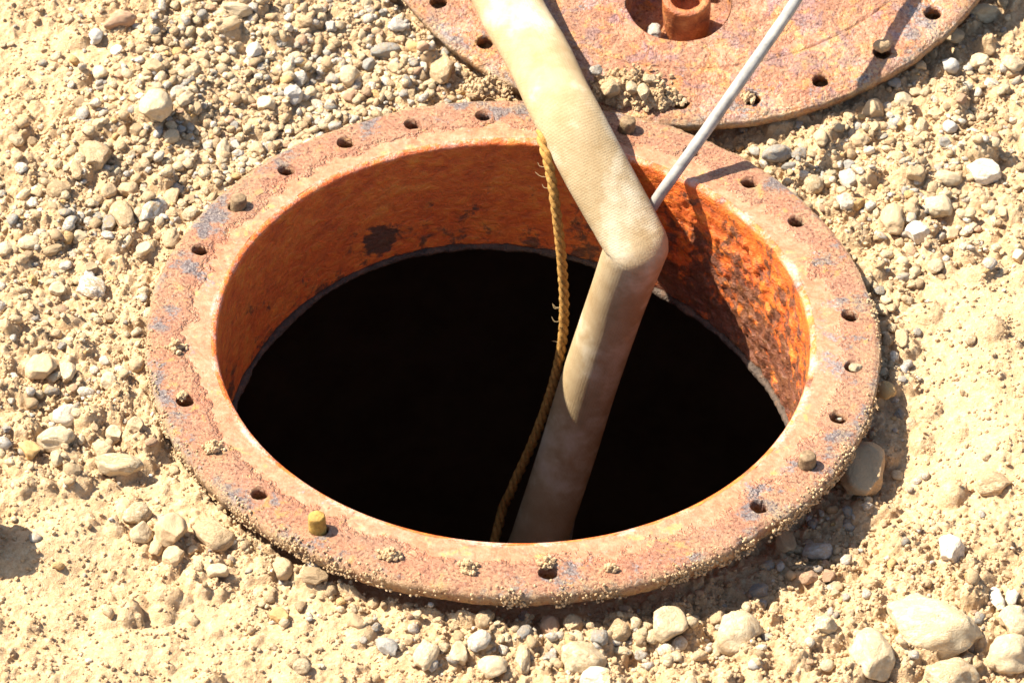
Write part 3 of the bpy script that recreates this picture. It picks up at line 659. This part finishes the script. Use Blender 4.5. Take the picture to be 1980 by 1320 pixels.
ST = [
 (300, 207, 68, 72, 0, 'cream', 'large pale egg-shaped stone, biggest in the pebble patch behind the ring'),
 (490, 97, 38, 42, 0, 'white', 'white round stone near the top of the pebble patch'),
 (676, 147, 52, 48, -20, 'cream', 'pale greenish-cream stone at the right of the pebble patch, below the lid'),
 (578, 153, 38, 32, 15, 'grey', 'smooth grey-green pebble left of the pale stone in the pebble patch'),
 (428, 290, 36, 56, 5, 'cream', 'upright oval cream stone in the pebbles close to the ring rear left'),
 (181, 302, 84, 62, -35, 'tan', 'big sand-caked tan stone lying slanted left of the pebble patch'),
 (247, 367, 46, 40, 0, 'tan', 'round tan stone above the pair of blue-grey and tan stones'),
 (238, 416, 58, 74, 10, 'tan', 'tall sand-crusted tan stone beside the small blue-grey stone'),
 (212, 434, 36, 42, 0, 'slate', 'small blue-grey stone tucked against the tall sand-crusted stone'),
 (292, 413, 48, 64, -30, 'grey', 'tilted grey stone right of the tall sand-crusted stone'),
 (330, 384, 36, 44, -20, 'tan', 'tan stone above the ring-side cream stones at the upper left'),
 (116, 366, 56, 42, 0, 'brown', 'dark brown sand-covered stone at the far left below the slanted stone'),
 (152, 328, 30, 46, 10, 'tan', 'narrow tan stone under the big slanted sand-caked stone'),
 (57, 471, 48, 34, 0, 'cream', 'cream stone near the left edge above the flat white stone'),
 (155, 457, 32, 26, 0, 'cream', 'small smooth cream pebble left of the blue-grey stone'),
 (331, 462, 36, 42, -10, 'tan', 'round tan stone touching the ring at its upper left'),
 (172, 555, 72, 48, -15, 'white', 'flat chalk-white stone half buried left of the ring'),
 (232, 40, 72, 36, 10, 'rust', 'flat reddish stone near the top left corner'),
 (455, 20, 74, 34, 0, 'cream', 'wide cream stone at the top edge above the pebble patch'),
 (440, 47, 60, 40, 0, 'tan', 'tan stone just under the wide cream stone at the top edge'),
 (747, 100, 70, 38, 10, 'slate', 'dark slate stone in the soil left of the lid'),
 (855, 136, 52, 66, 0, 'tan', 'knobbly tan clod-like stone under the left edge of the lid'),
 (817, 130, 26, 24, 0, 'white', 'small white pebble left of the knobbly tan stone by the lid'),
 (920, 178, 42, 36, 0, 'brown', 'brown stone in the shade between lid and ring'),
 (720, 166, 22, 24, 0, 'white', 'tiny bluish-white pebble right of the pale greenish stone'),
 (755, 161, 26, 18, -20, 'tan', 'tiny tan pebble beside the bluish-white one left of the lid'),
 (360, 192, 32, 40, -25, 'cream', 'slanted cream pebble right of the large egg-shaped stone'),
 (378, 208, 28, 32, 20, 'tan', 'small tan pebble below the slanted cream pebble by the egg-shaped stone'),
 (262, 250, 32, 28, 0, 'tan', 'tan pebble below the large egg-shaped stone'),
 (333, 264, 36, 28, 35, 'cream', 'slanted pale pebble below right of the egg-shaped stone'),
 (523, 264, 40, 26, 25, 'cream', 'slanted cream pebble against the ring at the back left'),
 (1900, 26, 84, 42, 12, 'cream', 'long cream oval stone in the top right corner beside the lid'),
 (1840, 70, 54, 40, 0, 'tan', 'tan stone tucked under the right edge of the lid'),
 (1745, 196, 42, 38, 0, 'cream', 'round cream stone in the sun right of the lid shadow'),
 (1690, 214, 46, 50, -15, 'tan', 'tan stone half in the shadow of the lid'),
 (1731, 161, 32, 26, 0, 'grey', 'small whitish-grey pebble just below the right lid edge'),
 (1895, 120, 46, 34, 30, 'cream', 'slanted cream stone below the long oval stone at top right'),
 (1955, 125, 50, 44, 0, 'cream', 'cream stone on the right edge near the top corner'),
 (1871, 166, 22, 22, 0, 'white', 'small round white pebble, upper one of a pair at the right'),
 (1890, 178, 20, 22, 0, 'white', 'small round white pebble, lower one of a pair at the right'),
 (1503, 297, 72, 38, 18, 'slate', 'flat grey-green stone in the shadow below the lid'),
 (1460, 292, 24, 22, 0, 'grey', 'small grey pebble left of the flat grey-green stone in shadow'),
 (1530, 322, 42, 20, 0, 'slate', 'thin dark pebble under the flat grey-green stone in shadow'),
 (1832, 344, 62, 36, 0, 'cream', 'cream stone left of the big bright white one at the right'),
 (1902, 333, 72, 50, 0, 'white', 'big bright white stone at the right edge level with the ring back'),
 (1573, 358, 42, 42, 25, 'cream', 'sand-dusted cream stone touching the ring at its upper right'),
 (1641, 345, 40, 52, 10, 'grey', 'greyish upright stone right of the cream stone at the ring'),
 (1634, 391, 36, 34, 0, 'white', 'white pebble below the greyish upright stone'),
 (1727, 424, 52, 62, 0, 'tan', 'large tan stone right of the ring with sunlit face'),
 (1816, 400, 58, 58, 20, 'cream', 'blocky cream stone right of the large tan stone'),
 (1773, 450, 54, 46, 0, 'white', 'white stone below the blocky cream stone'),
 (1811, 515, 36, 34, 0, 'cream', 'round cream stone alone in crumbly soil right of the ring'),
 (1701, 561, 26, 22, 0, 'slate', 'small bluish pebble against the right side of the ring'),
 (1743, 656, 30, 38, 0, 'tan', 'tan pebble at the shadow edge right of the ring'),
 (1878, 656, 28, 26, 0, 'cream', 'cream pebble at the edge of the smooth sand on the right'),
 (1669, 915, 104, 122, 0, 'brown', 'big smooth brown stone wedged under the ring at the lower right'),
 (1424, 1224, 98, 92, -10, 'cream', 'large angular cream stone in front of the ring, right of centre'),
 (1294, 1207, 70, 68, 15, 'cream', 'cream stone left of the large angular one in front of the ring'),
 (1803, 1210, 190, 118, -12, 'cream', 'largest flat cream rock, in the lower right corner'),
 (1687, 1264, 82, 92, 15, 'cream', 'upright cream stone left of the largest flat rock'),
 (1835, 1304, 112, 74, 0, 'cream', 'sand-dusted cream stone on the bottom edge below the largest rock'),
 (1963, 1200, 66, 66, 0, 'cream', 'cream stone on the right edge above the bottom corner stone'),
 (1954, 1264, 90, 76, 0, 'cream', 'cream stone in the bottom right corner'),
 (1839, 1061, 56, 52, 20, 'white', 'white stone above the largest flat rock at lower right'),
 (1595, 1210, 46, 36, 20, 'cream', 'cream pebble between the angular stone and the upright one'),
 (1928, 1157, 28, 42, 10, 'white', 'left one of two upright white pebbles above the corner stones'),
 (1957, 1155, 26, 40, -5, 'white', 'right one of two upright white pebbles above the corner stones'),
 (1388, 1196, 32, 30, 0, 'brown', 'small brown pebble behind the large angular cream stone'),
 (1518, 1050, 44, 52, 10, 'tan', 'tan stone in the ring shadow under the chipped edge'),
 (1582, 1066, 62, 42, 0, 'grey', 'grey stone in the ring shadow at the lower right'),
 (1470, 1142, 44, 30, 0, 'slate', 'dark stone in the deep shade in front of the ring'),
 (1927, 936, 84, 50, 10, 'tan', 'sand-coated hump of stone near the right edge above the white stone'),
 (1123, 1275, 96, 70, 15, 'cream', 'large cream egg-shaped stone on the bottom edge near the middle'),
 (1153, 1311, 62, 44, 0, 'white', 'white stone cut by the bottom edge near the middle'),
 (928, 1238, 48, 38, 15, 'grey', 'grey-white stone half in shade in front of the ring'),
 (888, 1264, 36, 42, 0, 'cream', 'cream stone left of the grey-white half-shaded stone'),
 (824, 1266, 46, 60, -15, 'cream', 'tall cream stone left of bottom centre'),
 (955, 1290, 60, 48, 0, 'cream', 'cream stone near the bottom edge under the grey-white stone'),
 (1010, 1276, 30, 56, 0, 'cream', 'narrow upright cream stone near the bottom centre'),
 (1107, 1208, 40, 42, 0, 'tan', 'round tan stone in shade in front of the ring, right one of two'),
 (1064, 1213, 40, 44, 0, 'rust', 'reddish round stone in shade in front of the ring, left one of two'),
 (1197, 1218, 46, 46, 0, 'tan', 'tan crusted stone in front of the ring, left of the two large cream stones'),
 (1242, 1222, 28, 28, 0, 'cream', 'small cream pebble wedged left of the cream stone in front'),
 (1204, 1261, 36, 22, 0, 'cream', 'small flat cream pebble right of the egg-shaped bottom stone'),
 (1284, 1258, 40, 28, -25, 'white', 'slanted white pebble below the cream stone in front of the ring'),
 (1160, 1232, 34, 36, 0, 'slate', 'slate pebble above the large egg-shaped bottom stone'),
 (937, 1196, 40, 40, 0, 'tan', 'dim tan stone in the ring shadow at the front centre'),
 (226, 902, 104, 48, -6, 'cream', 'long smooth cream oval stone left of the ring front'),
 (199, 869, 46, 40, 0, 'tan', 'tan stone just above the long cream oval'),
 (112, 886, 28, 34, 20, 'cream', 'small cream pebble left of the long oval stone'),
 (137, 908, 38, 28, 0, 'tan', 'tan pebble left of the long oval, lower one'),
 (332, 1024, 66, 62, 0, 'tan', 'rounded tan stone in the bank below the ring front left'),
 (274, 1028, 46, 42, 0, 'cream', 'cream stone left of the rounded tan bank stone'),
 (302, 1058, 28, 36, 0, 'tan', 'small tan pebble below the rounded tan bank stone'),
 (414, 1034, 90, 62, -30, 'tan', 'sloping sand-coated stone slab under the ring at the front left'),
 (335, 1076, 42, 38, 0, 'tan', 'squarish tan stone under the rounded bank stone'),
 (547, 1097, 46, 46, 0, 'tan', 'tan stone lit on its left face below the ring front left'),
 (606, 1112, 56, 34, -10, 'brown', 'brown stone in the gap under the ring below the ochre bolt'),
 (265, 993, 56, 46, 0, 'cream', 'sand-covered cream stone up the bank left of the ring front'),
 (80, 713, 64, 56, 0, 'tan', 'rounded tan stone left of the ring, near the left edge'),
 (130, 721, 36, 42, 0, 'cream', 'cream stone touching the rounded tan one at the left'),
 (124, 800, 56, 46, -10, 'white', 'bright cream stone left of the ring, below the tan pair'),
 (166, 757, 38, 22, 0, 'white', 'small white flat pebble below the tan and cream pair at the left'),
 (210, 735, 34, 34, 0, 'cream', 'cream pebble midway between the left pair and the ring'),
 (265, 703, 32, 34, 0, 'tan', 'orange-tan pebble close to the ring left side'),
 (106, 848, 78, 46, 12, 'cream', 'broad cream stone left of the ring, above the small pebbles by the long oval'),
 (213, 613, 28, 22, 0, 'tan', 'small tan pebble in crumbly soil below the flat white stone'),
]
for (u, v, a, b, r, t, lab) in ST:
    sandy = any(k in lab for k in ('sand', 'crust', 'clod', 'buried'))
    stone('stone', u, v, a, b, r, t, lab, 'stone', dust=.95 if sandy else random.uniform(.3, .7)+(.2 if a > 80 else 0), emb=.30 if sandy else .2)
# stones lying on the lid and in the recess, chips in the holes
def on_lid(u, v, lift): return un(u, v, n=LID_N, p0=LID_C+LID_N*lift)
for (u, v, a, b, t, lab) in [
 (1178, 172, 46, 44, 'tan', 'tan stone on the lid edge beside the hose, in a clump of soil'),
 (1243, 178, 28, 40, 'cream', 'oval cream pebble in the soil clump on the lid edge'),
 (1222, 170, 26, 30, 'cream', 'cream pebble left of the oval one in the soil clump on the lid'),
 (1150, 135, 34, 24, 'grey', 'grey stone on the lid in the hose shadow'),
 (1255, 152, 30, 20, 'cream', 'flat cream pebble at the back of the soil clump on the lid'),
 (1706, 88, 40, 30, 'brown', 'brown stone lying on the lid at the edge of the cable shadow')]:
    stone('stone', u, v, a, b, 0, t, lab, 'stone', at=on_lid(u, v, .007 if u > 1600 else .016), dust=.6)
stone('stone', 1266, 62, 34, 36, 0, 'grey', 'grey stone lying in the recess around the pipe stub', 'stone', at=on_lid(1266, 62, -.036), dust=.4)
stone('stone', 1808, 8, 22, 18, 0, 'white', 'white pebble plugging the bolt hole at the top right of the lid', 'pebble', at=on_lid(1808, 8, -.004), dust=.2)
stone('stone', 1655, 711, 26, 22, 35, 'cream', 'cream stone chip stuck in a bolt hole at the right of the ring', 'pebble', at=un(1655, 711, -.001), dust=.5)
stone('stone', 1622, 812, 14, 8, 0, 'white', 'tiny white chip inside a bolt hole, right of the ring', 'pebble', at=un(1622, 810, -.009), dust=.1)
bd = stone('shadow_stone', -62, 1016, 84, 90, 0, 'tan', 'tan stone just left of the picture, throwing a pointed shadow onto the sand', 'shadow_stone', dust=.9, emb=.12)  # unseen stone, added and shaped only to cast the shadow at the left
bd.scale = (.030, .034, .052); bd.location.z = float(ground_base(np.array([bd.location.x]), np.array([bd.location.y]))[0])+.034
# further countable pebbles: 180 of them, told apart only by their patch
PATCH = [('small river pebble in the dense pebble patch behind the ring', 'pebbles of the patch behind the ring', lambda u, v: v < 420 and u < 1000),
         ('small pebble in the loose soil right of the ring', 'pebbles right of the ring', lambda u, v: u > 1250 and v < 1000),
         ('small pebble in the loose soil left of the ring', 'pebbles left of the ring', lambda u, v: u < 480 and v >= 420),
         ('small pebble in the ground in front of the ring', 'pebbles in front of the ring', lambda u, v: True)]
def free(p, r, k=.8):
    for (x, y, q) in placed:
        if (x-p[0])**2+(y-p[1])**2 < ((r+q)*k)**2: return False
    return True
def blocked(p):   # ring or lid footprint
    if math.hypot(p[0], p[1]) < .372: return True
    return math.hypot(p[0]-LID_C[0], p[1]-LID_C[1]) < .372
tones_small = ['cream']*7+['white']*1+['tan']*6+['grey']*4+['brown']*2+['rust', 'orange', 'slate']
n = 0; tries = 0; pebs = []
while n < 180 and tries < 20000:
    tries += 1; u, v = random.uniform(5, 1975), random.uniform(5, 1315)
    if random.random() > float(blobs(u, v, GRAVEL))*1.0+.02: continue
    wpx = 19*(2.4**(random.random()**1.5)); hpx = wpx*random.uniform(.62, 1.15)
    p, z = un_ground(u, v)
    if blocked(p) or not free(p, wpx*PXM/2): continue
    lab, grp, _ = next(x for x in PATCH if x[2](u, v))
    tn = random.choice(tones_small)
    pebs.append((u, v, grp, lab, tn, stone('pebble', u, v, wpx, hpx, random.uniform(-60, 60), tn, lab, 'pebble', grp, dust=random.uniform(.1, .7), emb=.2))); n += 1
ORD = ['first', 'second', 'third', 'fourth', 'fifth', 'sixth', 'seventh', 'eighth', 'ninth', 'tenth', 'eleventh', 'twelfth', 'thirteenth', 'fourteenth', 'fifteenth', 'sixteenth', 'seventeenth', 'eighteenth', 'nineteenth', 'twentieth']
WH = {'pebbles of the patch behind the ring': 'behind the ring', 'pebbles right of the ring': 'right of the ring', 'pebbles left of the ring': 'left of the ring', 'pebbles in front of the ring': 'in front of the ring'}
for key in sorted({(p[2], p[4]) for p in pebs}):      # told apart by colour, then by rank from left to right
    L = sorted([p for p in pebs if (p[2], p[4]) == key], key=lambda p: p[0]); where = WH[key[0]]; nm = {'rust': 'reddish', 'slate': 'dark slate'}.get(key[1], key[1])
    for i, p in enumerate(L):
        if len(L) == 1: p[5]['label'] = 'only small %s pebble lying %s' % (nm, where)
        elif i < len(L)/2 or len(L) < 4: p[5]['label'] = 'small %s pebble, %s %s one from the left, %s' % (nm, ORD[min(i, 19)], nm, where)
        else: p[5]['label'] = 'small %s pebble, %s %s one from the right, %s' % (nm, ORD[min(len(L)-1-i, 19)], nm, where)

# ------------------------------------------------------------------ uncountable fine gravel and soil crumbs
def scatter(name, n, sub, wlo, whi, pw, dens, mat, tones, seed, emb, label, cat, flat=(.6, 1.), shapes=10, ang=.6, smooth=True, n_out=0):
    r_ = np.random.RandomState(seed); bases = [stone_shape(sub, seed*50+i, ang, .25) for i in range(shapes)]
    x = r_.uniform(GX0+.005, GX1-.005, n*8); y = r_.uniform(GY0+.005, GY1-.005, n*8)
    ii = np.clip(((x-GX0)/GS).astype(int), 0, len(fx)-1); jj = np.clip(((y-GY0)/GS).astype(int), 0, len(fy)-1)
    z = FXY[ii, jj]
    u, v = proj(np.stack([x, y, z], 1)); d = dens(u, v, ii, jj)
    ok = (r_.rand(len(x)) < d) & (np.hypot(x, y) > .345)
    idx = np.nonzero(ok)[0][:n]; x, y, z = x[idx], y[idx], z[idx]
    if n_out:
        xo = r_.uniform(-1.25, 1.25, n_out*3); yo = r_.uniform(-1.2, 1.5, n_out*3)
        oko = ~((xo > GX0) & (xo < GX1) & (yo > GY0) & (yo < GY1)) & (np.hypot(xo-LID_C[0], yo-LID_C[1]) > .38)
        xo, yo = xo[oko][:n_out], yo[oko][:n_out]; ra, rb = rough(xo, yo)
        x = np.concatenate([x, xo]); y = np.concatenate([y, yo]); z = np.concatenate([z, ground_base(xo, yo)+.6*ra+rb])
    m = len(x)
    size = wlo*(whi/wlo)**(r_.rand(m)**pw)*PXM/2
    if n_out: size[len(idx):] *= 1.9
    Vs, Fs, Cs = [], [], []; o = 0
    for b in range(shapes):
        s = np.nonzero(np.arange(m) % shapes == b)[0]
        if not len(s): continue
        Vb, Fb = bases[b]; k = len(s)
        a = r_.uniform(0, 6.28, k); tl = r_.normal(0, .35, k)
        S = np.stack([size[s], size[s]*r_.uniform(.6, 1., k), size[s]*r_.uniform(*flat, k)], 1)
        P = Vb[None]*S[:, None, :]
        ct, st_ = np.cos(tl)[:, None], np.sin(tl)[:, None]; P = np.stack([P[..., 0]*ct-P[..., 2]*st_, P[..., 1], P[..., 0]*st_+P[..., 2]*ct], -1)
        ca, sa = np.cos(a)[:, None], np.sin(a)[:, None]; P = np.stack([P[..., 0]*ca-P[..., 1]*sa, P[..., 0]*sa+P[..., 1]*ca, P[..., 2]], -1)
        P = P+np.stack([x[s], y[s], z[s]+S[:, 2]*(1-2*emb)], 1)[:, None, :]
        Vs.append(P.reshape(-1, 3)); Fs.append((Fb[None]+(np.arange(k)*len(Vb))[:, None, None]).reshape(-1, 3)+o); o += k*len(Vb)
        tc = np.array([TONES[t] for t in tones])[r_.randint(len(tones), size=k)]*r_.uniform(.8, 1.1, (k, 1)); Cs.append(np.repeat(tc, len(Vb), 0))
    ob = mesh_np(name, np.concatenate(Vs), np.concatenate(Fs), mat, smooth, None, None, np.concatenate(Cs)); tag(ob, label, cat, kind='stuff'); return ob
scatter('fine_gravel', 5600, 1, 9, 32, 1.9, lambda u, v, i, j: np.clip(blobs(u, v, GRAVEL), 0, 1)*.55+.45*PATCHM[i, j]+.008, M['pebble'], tones_small, 5, .22, 'fine river gravel spread over the ground around the ring', 'gravel', (.45, .85), 14, 1.0, True, 1500)
scatter('soil_crumbs', 27000, 0, 4, 12, 1.9, lambda u, v, i, j: np.clip(SM[i, j]*1.6*(fbm2(fx[i]*45+7, fy[j]*45, 3, 21)-.28)*2.2, 0.07, 1)*.9, M['crumb'], ['tan'], 6, .25, 'crumbly buff soil grains lying all over the ground', 'soil', (.6, 1.), 12, .6, False, 9000)

# ------------------------------------------------------------------ soil clods in the bolt holes and on the lid edge
def clod(u, v, wpx, n, label, seed, lidp=False, z=0., spread=(1, .8), group=None, core=True):
    r_ = np.random.RandomState(seed); Vs, Fs = [], []; o = 0; Vb, Fb = ICO[0]
    R0 = wpx*PXM/2
    c = on_lid(u, v, .0) if lidp else un(u, v, z)
    tilt = lambda Q: -(LID_N[0]*Q[:, 0]+LID_N[1]*Q[:, 1])/LID_N[2] if lidp else 0
    for q in range(1 if R0 < .014 else int(6+R0*200)):          # lumpy cores
        Vc_, Fc_ = ICO[3]; s = R0*(.62 if R0 < .014 else r_.uniform(.13, .30)); p = np.zeros(2) if R0 < .014 else np.clip(r_.normal(0, .42, 2), -1, 1)*R0*np.array(spread)
        k = 1+.7*(vn3(Vc_*2.2+q*3, seed)-.5)+.5*(vn3(Vc_*5+q*3, seed+1)-.5)+.3*(vn3(Vc_*11+q*3, seed+2)-.5)
        Q = Vc_*k[:, None]*s*np.array([1, r_.uniform(.75, 1), .75]); Q[:, :2] += p; Q[:, 2] += s*.25+tilt(Q); Vs.append(Q); Fs.append(Fc_+o); o += len(Vc_)
    for q in range(n*3):
        p = np.clip(r_.normal(0, .45, 2), -1.2, 1.2)*R0*np.array(spread); s = .0035*r_.uniform(.25, 1)**1.5
        Q = Vb*(1+.6*(vn3(Vb*1.7+q, seed)-.5))[:, None]*s*r_.uniform(.7, 1.1, 3); Q[:, :2] += p; Q[:, 2] += abs(r_.normal(0, .45))*min(R0, .02)*max(0, 1-np.hypot(*(p/R0)))+s*.6+tilt(Q)
        Vs.append(Q); Fs.append(Fb+o); o += len(Vb)
    ob = mesh_np('soil_clod', np.concatenate(Vs), np.concatenate(Fs), M['crumb'], False); ob.location = c
    tag(ob, label, 'soil', group); return ob
clod(412, 868, 40, 30, 'buff soil clod plugging a bolt hole at the ring lower left', 1)
clod(352, 768, 26, 16, 'soil clod half filling a bolt hole at the ring left side', 2, z=-.003)
clod(755, 1076, 42, 30, 'soil clod plugging a bolt hole right of the ochre bolt at the ring front', 3)
clod(905, 1100, 38, 26, 'soil clod plugging the bolt hole at the front centre of the ring', 4)
clod(1058, 1092, 36, 14, 'soil crumbs at the back of the open bolt hole in the ring front', 5)
clod(1182, 1101, 26, 14, 'pale soil crumb on the ring front, right of the open bolt hole', 6)
clod(340, 672, 40, 24, 'soil crumbs caked on the left side of the ring', 7)
clod(1215, 172, 165, 260, 'crumbly soil clump on the front edge of the lid right of the hose', 8, True, spread=(.9, .48))
clod(1278, 196, 90, 130, 'crumbly soil spilling towards a bolt hole of the lid, right end of the clump', 9, True, spread=(1., .5))
clod(940, 175, 110, 80, 'soil caked on the left front edge of the lid, left of the hose', 10, True, spread=(.8, .35))
clod(1448, 192, 26, 14, 'soil crumbs in the lid bolt hole beside the cable', 12, True)

# ------------------------------------------------------------------ soil caked on the outer edge of the ring
r_ = np.random.RandomState(77); n_ = 3600; t_ = r_.uniform(math.radians(-178), math.radians(12), n_)
keep_ = r_.rand(n_) < np.clip((fbm2(np.cos(t_)*14+9, np.sin(t_)*14+9, 3, 90)-.36)*4.5, .06, 1); t_ = t_[keep_]; n_ = len(t_)
zz_ = r_.uniform(-.019, .0005, n_); ro_ = RO+np.where(zz_ > -.003, -r_.exponential(.0035, n_), .0012+.0008*r_.rand(n_)); zz_ = np.where(ro_ < RO-.001, .0004, zz_)
Vb, Fb = ICO[0]; sz_ = .0018*r_.uniform(.35, 1, n_)**1.4
Pq = Vb[None]*(1+.5*(r_.rand(n_, 12)-.5))[:, :, None]*sz_[:, None, None]+np.stack([ro_*np.cos(t_), ro_*np.sin(t_), zz_], 1)[:, None, :]
cr = mesh_np('soil_crust', Pq.reshape(-1, 3), (Fb[None]+(np.arange(n_)*12)[:, None, None]).reshape(-1, 3), M['crumb'], False)
tag(cr, 'sandy soil grains caked along the front edge of the ring', 'soil', kind='stuff')
